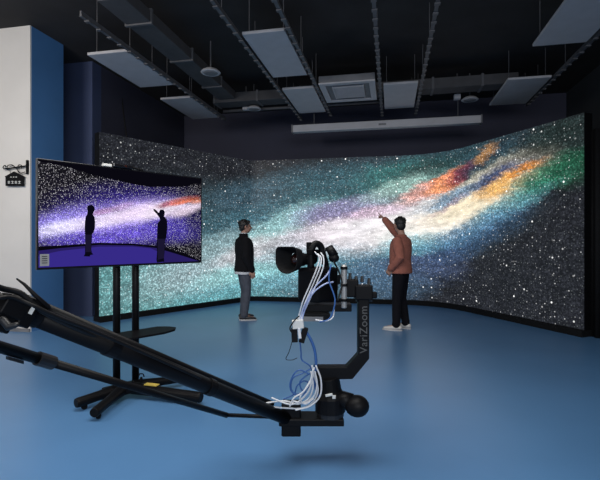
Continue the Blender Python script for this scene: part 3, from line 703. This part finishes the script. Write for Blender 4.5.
# left person: profile to the right, arms hanging
person((-0.965, 7.66, 0), math.radians(-70), 'person in black jacket and grey jeans standing sideways, looking right along the video wall', 1.0,
    {1: dict(elbow=(0.27, -0.035, 1.09), wrist=(0.26, 0.075, 0.865), dir=(0, 0.12, -1), normal=(-1, 0, 0), side=1, curl=(0.25, 0.3, 0.35, 0.4)),
     -1: dict(elbow=(-0.27, -0.02, 1.09), wrist=(-0.26, 0.10, 0.87), dir=(0, 0.12, -1), normal=(1, 0, 0), side=-1, curl=(0.25, 0.3, 0.35, 0.4))},
    {1: dict(knee=(0.095, 0.02, 0.48), ankle=(0.11, -0.03, 0.09), toe=(0.2, 1, 0)), -1: dict(knee=(-0.095, 0.03, 0.48), ankle=(-0.11, 0.0, 0.09), toe=(-0.2, 1, 0))},
    0.0, dict(hem=0.835, bulk=1.22, collar=True, top=M['jacket'], top_name='jacket', shirt=True, legwear=M['jeans'], shoe=M['darkshoe'], pitch=0.05))
# right person: seen from behind the left shoulder, right arm raised to the screen
person((1.545, 6.78, 0), math.radians(58), 'person in rust red sweater and black trousers pointing up at the video wall', 1.0,
    {1: dict(elbow=(0.29, 0.20, 1.53), wrist=(0.345, 0.385, 1.72), dir=(0.05, 0.14, 0.13), normal=(-0.2, 0.6, -0.8), side=-1, curl=(0.03, 0.95, 1.05, 1.1), cuff=0.97),
     -1: dict(elbow=(-0.265, -0.09, 1.12), wrist=(-0.225, 0.075, 0.95), dir=(0.25, 0.5, -0.8), normal=(1, 0, 0), side=-1, curl=(0.5, 0.55, 0.6, 0.6), cuff=0.96)},
    {1: dict(knee=(0.095, 0.01, 0.48), ankle=(0.11, -0.05, 0.09), toe=(0.2, 1, 0)), -1: dict(knee=(-0.10, 0.02, 0.48), ankle=(-0.12, 0.02, 0.09), toe=(-0.1, 1, 0))},
    -0.75, dict(hem=0.87, bulk=1.22, collar=False, top=M['sweater'], top_name='sweater', shirt=False, legwear=M['trousers'], shoe=M['whiteshoe'], pitch=-0.03))

# ------------------------------------------------------------------ camera crane in the foreground
a1 = at(33, 314, 1.52); a2 = at(210, 387, 2.20); ad = (a2-a1).normalized()
end = a1+ad*((2.74-a1.y)/ad.y)
start = a1-ad*1.35
au = Vector((0, 0, 1)); au = (au-ad*au.dot(ad)).normalized(); av = ad.cross(au).normalized()
t = empty('camera_crane', (start.x, start.y, 0), 0, 'long black camera crane arm of parallel tubes slanting down across the foreground', 'camera crane')
b = new(); tube(b, [start, a1-ad*0.09, a1-ad*0.085, end], [0.024, 0.024, 0.038, 0.038], 20); build('main_tube', b, M['black'], t, smooth=True)
u1 = at(28, 301, 1.49); u2 = at(210, 378, 2.24); ud = (u2-u1).normalized(); uend = u1+ud*((2.70-u1.y)/ud.y); ustart = u1-ud*0.01
b = new(); tube(b, [ustart, uend], 0.019, 14); build('upper_tube', b, M['black'], t, smooth=True)
l1 = at(0, 347, 1.50); l2 = at(196, 406, 2.45); ld = (l2-l1).normalized(); lend = l1+ld*((2.72-l1.y)/ld.y); lstart = l1-ld*1.2
lm = l1+ld*((1.66-l1.y)/ld.y)
b = new(); tube(b, [lstart, lm], 0.020, 14); build('lower_tube', b, M['black'], t, smooth=True)
b = new(); tube(b, [lm, lend], 0.0165, 12); build('lower_rod', b, M['black'], t, smooth=True)
b = new(); tube(b, [lm-ld*0.05, lm+ld*0.02], 0.026, 14); obox(b, at(15, 360, 1.545), ld, ez, ld.cross(ez), 0.03, 0.006, 0.008); build('lower_collar', b, M['charcoal'], t)
b = new(); pq = a1+ad*((lend.y-0.02-a1.y)/ad.y); tube(b, [lend-ld*0.01, pq], 0.012, 10); build('strut', b, M['black'], t, smooth=True)
for s in (0.0, 0.34, 0.95):
    c = a1+ad*s; b = new(); tube(b, [c-ad*0.022, c+ad*0.022], 0.0425, 20); build('collar', b, M['black'], t, smooth=False)
# clamp cluster at the left edge
b = new()
c = at(12, 307, 1.44); obox(b, c, ad, au, av, 0.040, 0.034, 0.035)
c = at(24, 312, 1.48); obox(b, c, ad, au, av, 0.022, 0.048, 0.045)
c = at(3, 317, 1.42); obox(b, c, ad, au, av, 0.03, 0.045, 0.03)
build('clamp', b, M['black'], t, bevel=0.006)
b = new(); tube(b, [at(3, 320, 1.38), at(9, 327, 1.38), at(16, 325, 1.38)], [0.012, 0.013, 0.009], 10, True); build('clamp_screw', b, M['charcoal'], t, smooth=True)
b = new(); tube(b, [at(17, 279, 1.46), at(24, 284, 1.465), at(36, 296, 1.47), at(48, 307, 1.50)], [0.003, 0.005, 0.007, 0.009], 10, True); build('lock_lever', b, M['black'], t, smooth=True)
b = new(); obox(b, at(32, 310, 1.445), ad, au, av, 0.006, 0.014, 0.002); build('paper_tag', b, M['white_pl'], t, label='small white paper tag')
# end bracket carrying the head
b = new()
c = end+Vector((0.02, 0.02, 0.0)); obox(b, c+Vector((0, 0, 0.0)), (1, 0, 0), (0, 1, 0), (0, 0, 1), 0.06, 0.05, 0.10); build('end_bracket', b, M['black'], t, bevel=0.01)
hb = Vector((0.19, 2.76, 0))
b = new(); obox(b, Vector((0.07, 2.76, 0.26)), (1,0,0), (0,1,0), ez, 0.20, 0.07, 0.022); build('mounting_plate', b, M['black'], t, bevel=0.006)
b = new(); tube(b, [hb+ez*0.282, hb+ez*0.31], 0.085, 24); build('head_flange', b, M['charcoal'], t)
# tripod of the crane, beyond the left edge
b = new(); tube(b, [Vector((start.x+0.0, start.y, start.z-0.05)), Vector((start.x, start.y, 0.75))], 0.04, 14); obox(b, (start.x, start.y, start.z-0.12), (1,0,0), (0,1,0), ez, 0.07, 0.07, 0.12); build('fulcrum_post', b, M['black'], t)
for k in range(3):
    a = 2*PI*k/3+2.0; e = Vector((start.x+0.5*math.cos(a), start.y+0.5*math.sin(a), 0.015))
    b = new(); tube(b, [Vector((start.x, start.y, 0.95)), e], [0.03, 0.02], 10); tube(b, [e-ez*0.013, e+ez*0.02], 0.035, 12); build('leg', b, M['black'], t)
# loose cables strapped on the crane
def cable(pts, r, m, label, group=None, name='cable', seg=8):
    b = new(); tube(b, spline(pts, 8), r, seg, True); o = build(name, b, m, smooth=True); tag(o, label, 'cable', group); return o
cable([at(-60, 290, 1.25), at(-20, 283, 1.3), at(4, 289, 1.40), at(20, 293, 1.44), at(32, 303, 1.465), at(44, 312, 1.49), at(70, 325, 1.57), at(120, 347, 1.78), at(200, 381, 2.12)], 0.010, M['kcable'], 'thick black cable arching over the crane clamp at the left edge')
cable([at(-60, 300, 1.3), at(-5, 298, 1.36), at(10, 297, 1.40), at(22, 301, 1.43), at(36, 307, 1.455), at(60, 318, 1.52), at(110, 338, 1.70), at(200, 378, 2.10)], 0.007, M['kcable'], 'thin black cable taped along the top of the crane tubes')

# ------------------------------------------------------------------ remote camera head
D = 2.76
def hp_(x, y, d=D): return at(x, y, d)
t = empty('remote_camera_head', (hb.x, hb.y, 0.30), 0, 'black motorised camera head with an angled lettered arm at the end of the crane', 'camera head')
b = new(); tube(b, [Vector((0.19, D, 0.31)), Vector((0.19, D, 0.40)), Vector((0.185, D, 0.44)), Vector((0.175, D, 0.52))], [0.095, 0.095, 0.075, 0.070], 24); build('pan_motor', b, M['black'], t, bevel=0.004)
b = new(); ball(b, hp_(357, 406, D-0.08), (0.075, 0.07, 0.065), 20); tube(b, [hp_(338, 398, D-0.03), hp_(352, 402, D-0.06)], 0.05, 14); build('motor_dome', b, M['black'], t, smooth=True)
b = new()
hw = 0.036
cl_ = [hp_(314, 373), hp_(349, 373), hp_(362, 357), hp_(363, 300)]
outl = [(314,365.5),(346,365.5),(357.5,353),(357.5,291),(368.5,291),(368.5,357.5),(352,377.5),(314,378.5)]
o0 = hp_(0, 0); poly = [((hp_(x, y)-o0).x, (hp_(x, y)-o0).z) for x, y in outl]
prism(b, poly, o0+Vector((0, -hw, 0)), (1,0,0), (0,0,1), -2*hw)
build('yoke_arm', b, M['black'], t, bevel=0.006)
fc = bpy.data.curves.new('arm_lettering', 'FONT'); fc.body = 'VariZoom'; fc.size = 0.068; fc.extrude = 0.0006; fc.align_x = 'LEFT'; fc.space_character = 1.05
tmp = bpy.data.objects.new('arm_lettering_raw', fc); C.objects.link(tmp)
dg = bpy.context.evaluated_depsgraph_get(); dg.update(); tme = bpy.data.meshes.new_from_object(tmp.evaluated_get(dg)); bpy.data.objects.remove(tmp)
b = new(); b.from_mesh(tme)
b.transform(Matrix.Translation(hp_(366.3, 352, D)+Vector((0, -hw-0.0012, 0))) @ Matrix.Rotation(-PI/2, 4, 'Y') @ Matrix.Rotation(PI/2, 4, 'X'))
build('arm_lettering', b, M['text'], t)
b = new(); obox(b, hp_(363, 292), (1,0,0), (0,1,0), ez, 0.055, 0.05, 0.045); obox(b, hp_(350, 288), (1,0,0), (0,1,0), ez, 0.05, 0.035, 0.055); obox(b, hp_(374, 295), (1,0,0), (0,1,0), ez, 0.018, 0.02, 0.02)
build('tilt_motor', b, M['black'], t, bevel=0.008)
b = new(); tube(b, [hp_(364, 299.5)-Vector((0.05,0,0)), hp_(364, 299.5)+Vector((0.05,0,0))], 0.014, 12); build('clamp_knob', b, M['charcoal'], t)
b = new()
for x, y0, y1 in ((350, 280, 273), (356, 280, 276), (362, 282, 276), (369, 284, 278)): tube(b, [hp_(x, y0), hp_(x, y1)], [0.012, 0.009], 10)
build('adjusting_screws', b, M['charcoal'], t)
b = new(); obox(b, hp_(327, 307), (1,0,0), (0,1,0), ez, 0.15, 0.05, 0.022); obox(b, hp_(316, 316, D-0.02), (1,0,0), (0,1,0), ez, 0.085, 0.05, 0.024); build('camera_platform', b, M['black'], t, bevel=0.005)
b = new(); obox(b, hp_(313, 319.0, D-0.075), (1,0,0), (0,1,0), ez, 0.062, 0.004, 0.014); build('platform_plate', b, M['grille'], t, label='grey plate on the front of the platform')
b = new(); c = hp_(344, 286, D-0.07); tube(b, [c-ez*0.135, c-ez*0.13, c+ez*0.12, c+ez*0.13], [0.013, 0.018, 0.018, 0.010], 18); build('counterbalance', b, M['silver'], t, smooth=False, label='silver upright cylinder')
for y in (268, 285, 300):
    b = new(); tube(b, [hp_(344, y, D-0.07)-ez*0.008, hp_(344, y, D-0.07)+ez*0.008], 0.022, 16); build('cylinder_ring', b, M['black'], t)
# video camera on the platform
cf = Vector((-0.66, -0.75, 0)).normalized(); cs = Vector((cf.y, -cf.x, 0)); cc = hp_(318, 284, D)
t = empty('video_camera', hp_(320, 303, D), 0, 'black video camera with a wide lens hood on the remote head, pointing left', 'camera')
b = new(); obox(b, cc+ez*0.0, cf, cs, ez, 0.105, 0.085, 0.105)
tube(b, [cc+cf*0.06-ez*0.03, cc+cf*0.10-ez*0.03], [0.068, 0.060], 20); tube(b, [cc-cs*0.04+cf*0.03-ez*0.03, cc+cs*0.075+cf*0.03-ez*0.03], [0.065, 0.055], 18)
obox(b, cc-cf*0.13-ez*0.01, cf, cs, ez, 0.04, 0.04, 0.06)
build('camera_body', b, M['black'], t, bevel=0.022)
b = new(); obox(b, cc+cs*0.0+ez*0.02-cf*0.135-cs*0.045, cf, cs, ez, 0.036, 0.003, 0.03); build('side_panel', b, M['charcoal'], t)
lc = hp_(300, 259.5, D-0.04)
b = new(); tube(b, [lc-cf*0.13, lc-cf*0.02, lc-cf*0.02, lc+cf*0.035], [0.036, 0.036, 0.043, 0.043], 22); build('lens_barrel', b, M['black'], t)
b = new(); hc_ = lc+cf*0.09; zup = ez
def hood_ring(c, w_, h_, n=24):
    out = []
    for k in range(n):
        a = 2*PI*k/n; x = math.cos(a); z = math.sin(a); e = 0.35 if z > 0 else 0.95
        out.append(c+cs*(w_*1.0*math.copysign(abs(x)**e, x))+ez*(h_*math.copysign(abs(z)**(0.35 if z > 0 else 0.95), z)))
    return [b.verts.new(p) for p in out]
rg = [hood_ring(lc+cf*0.03, 0.045, 0.045), hood_ring(lc+cf*0.06, 0.075, 0.068), hood_ring(lc+cf*0.125, 0.090, 0.082), hood_ring(lc+cf*0.125, 0.084, 0.076), hood_ring(lc+cf*0.065, 0.062, 0.058), hood_ring(lc+cf*0.03, 0.040, 0.040)]
for i in range(6):
    A_, B_ = rg[i], rg[(i+1)%6]
    for k in range(24): b.faces.new((A_[k], A_[(k+1)%24], B_[(k+1)%24], B_[k]))
build('lens_hood', b, M['rubber'], t, smooth=False)
b = new(); ball(b, lc+cf*0.030, (0.036, 0.036, 0.036), 20); build('front_glass', b, M['lens'], t, smooth=True)
# handle and viewfinder
b = new(); tube(b, spline([cc+cf*0.08+ez*0.08, cc+cf*0.075+ez*0.155, cc+cf*0.03+ez*0.18, cc-cf*0.05+ez*0.175, cc-cf*0.085+ez*0.13, cc-cf*0.085+ez*0.08]), 0.016, 12, True); tube(b, spline([hp_(311, 266, D-0.06), hp_(311, 252, D-0.06), hp_(315, 244, D-0.05), hp_(321, 247, D-0.03), hp_(324, 262, D-0.02)]), 0.021, 12, True); build('top_handle', b, M['black'], t, smooth=True)
b = new(); obox(b, hp_(313, 252, D-0.05), cf, cs, ez, 0.04, 0.02, 0.016); obox(b, hp_(309, 247, D-0.05), cf, cs, ez, 0.012, 0.014, 0.03); tube(b, [hp_(311, 262, D-0.05), hp_(307, 258, D-0.05)], 0.016, 10); build('lens_motor', b, M['black'], t, bevel=0.004)
b = new(); tube(b, [hp_(329, 247, D-0.05), hp_(334, 256, D-0.07)], [0.024, 0.030], 16); ball(b, hp_(334, 258, D-0.07), (0.033, 0.03, 0.028), 16); build('viewfinder', b, M['black'], t, smooth=True)
b = new(); tube(b, [hp_(323, 251, D-0.03), hp_(329, 248, D-0.04)], 0.012, 10); build('viewfinder_arm', b, M['charcoal'], t)
# ------------------------------------------------------------------ cables of the camera
G = 'cables looping from the video camera to the crane'
F0 = D-0.13
for k, (dx, dy) in enumerate(((-1.0, 0), (5.0, 1), (1.8, 2))):
    lab = ['white cable hanging straight down from the top handle, leftmost of the three', 'white cable hanging from the top handle, rightmost of the three', 'white cable hanging from the top handle, middle of the three'][k]
    cable([hp_(316+dx, 252+dy, F0), hp_(320+dx*0.7, 258, F0-0.01), hp_(318+dx, 268, F0-0.02), hp_(311+dx, 285, F0-0.02), hp_(304+dx, 301, F0-0.02), hp_(300+dx*0.6, 314, F0), hp_(298+dx*0.4, 322, F0)], 0.0042, M['wcable'], lab, G)
cable([hp_(330, 270, F0), hp_(326, 276, F0-0.02), hp_(315, 287, F0-0.02), hp_(306, 302, F0-0.02), hp_(301, 316, F0), hp_(300, 323, F0)], 0.0045, M['pcable'], 'pale blue cable curving from the camera side, upper one of the pair', G)
cable([hp_(333, 282, F0), hp_(325, 284, F0-0.03), hp_(314, 292, F0-0.03), hp_(307, 304, F0-0.02), hp_(303, 316, F0), hp_(302, 323, F0)], 0.0045, M['pcable'], 'pale blue cable curving from the camera side, lower one of the pair', G)
cable([hp_(334, 262, F0), hp_(339, 272, F0+0.01), hp_(342, 284, F0), hp_(338, 300, F0-0.03)], 0.005, M['kcable'], 'thin black cable from the viewfinder to the tilt motor', G)
cable([hp_(331, 265, F0), hp_(329, 280, F0-0.02), hp_(335, 300, F0-0.03), hp_(330, 318, F0-0.03), hp_(320, 322, F0-0.03)], 0.0045, M['bcable'], 'dark blue cable looping round the back of the camera', G)
cable([hp_(334, 308, F0-0.02), hp_(333, 317, F0-0.03), hp_(326, 321, F0-0.03), hp_(316, 320, F0-0.02)], 0.0045, M['wcable'], 'short white cable curled under the camera platform', G)
# connector cluster
t = empty('cable_connectors', hp_(299, 332, F0), 0, 'bunch of white and black cable connectors dangling below the camera', 'connector')
b = new(); obox(b, hp_(298, 324, F0), (1,0,0.1), (0,1,0), (-0.1,0,1), 0.034, 0.02, 0.026); build('white_connector', b, M['white_pl'], t, bevel=0.004, label='white plastic connector')
b = new(); obox(b, hp_(294.5, 335, F0), (1,0,0.05), (0,1,0), (-0.05,0,1), 0.018, 0.015, 0.042); build('black_connector', b, M['rubber'], t, bevel=0.004)
b = new(); obox(b, hp_(303.5, 335, F0), (1,0,-0.3), (0,1,0), (0.3,0,1), 0.017, 0.015, 0.046); build('black_connector', b, M['rubber'], t, bevel=0.004)
b = new(); obox(b, hp_(299.5, 333, F0-0.01), (1,0,0.1), (0,1,0), (-0.1,0,1), 0.009, 0.012, 0.032); build('white_plug', b, M['wcable'], t, bevel=0.003)
cable([hp_(299, 316, F0), hp_(294, 321, F0-0.02), hp_(290, 328, F0-0.02), hp_(292, 333, F0-0.02)], 0.004, M['kcable'], 'short black wire looping left of the hanging connectors', G)
cable([hp_(292, 342, F0), hp_(289, 352, F0), hp_(286, 359, F0), hp_(292, 360, F0), hp_(297, 358, F0)], 0.0022, M['kcable'], 'very thin dark wire dangling below the left connector', G)
cable([hp_(300, 341, F0), hp_(301, 352, F0), hp_(302, 360, F0), hp_(310, 366, F0), hp_(315, 376, F0)], 0.0045, M['bcable'], 'dark blue cable falling from the connectors onto the angled arm', G)
cable([hp_(305, 330, F0), hp_(311, 340, F0), hp_(315, 352, F0), hp_(316, 366, F0), hp_(314, 380, F0), hp_(318, 396, F0)], 0.0085, M['bcable'], 'thick blue cable curving from the connectors down to the head base', G)
for k, pts in enumerate((
    [(312,368),(303,373),(293,378),(291,388),(296,394),(305,391),(309,384),(304,381),(297,386),(294,394),(284,399)],
    [(313,372),(306,376),(300,382),(302,390),(308,388),(310,381)],
    [(309,374),(300,370),(294,374),(290,384),(292,392),(300,396),(306,392)])):
    cable([hp_(x, y, F0-0.01*k) for x, y in pts], 0.0045, M['bcable'], ['blue cable coiled in a big loose loop left of the head base', 'blue cable in a small inner loop left of the head base', 'blue cable arching outermost around the coil left of the head base'][k], G)
WC = [
    [(312,366),(315,378),(318,390),(313,402),(302,408),(285,408),(262,406),(244,407),(234,404)],
    [(314,368),(312,380),(308,392),(298,402),(288,404),(272,398)],
    [(316,366),(321,380),(320,396),(310,406),(296,410)],
    [(313,370),(310,382),(303,392),(294,398),(290,406)],
    [(311,372),(313,386),(309,398),(298,404),(284,401),(262,404),(247,409)],
    [(315,372),(317,384),(314,396),(304,403),(293,401)],
    [(312,378),(306,388),(300,398),(305,404),(313,399)]]
WL = ['white cable running far left from the head base along the crane tube', 'white cable bending left under the blue coil', 'white cable hanging in the widest right-hand loop at the head base',
      'white cable ending nearest the blue coil', 'white cable waving left just above the crane end', 'white cable inside the wide loop at the head base', 'white cable in the smallest loop in front of the head base']
for k, pts in enumerate(WC):
    cable([hp_(x, y, F0-0.03-0.012*(k % 4)) for x, y in pts], 0.0050, M['wcable'], WL[k], G)
b = new(); obox(b, hp_(329, 395, D-0.115), (1,0,0.2), (0,1,0), (-0.2,0,1), 0.022, 0.006, 0.007); obox(b, hp_(334, 397, D-0.115), (1,0,0), (0,1,0), ez, 0.010, 0.006, 0.010)
tag(build('plug', b, M['white_pl'], bevel=0.002), 'small white plug resting against the base of the remote head', 'plug')
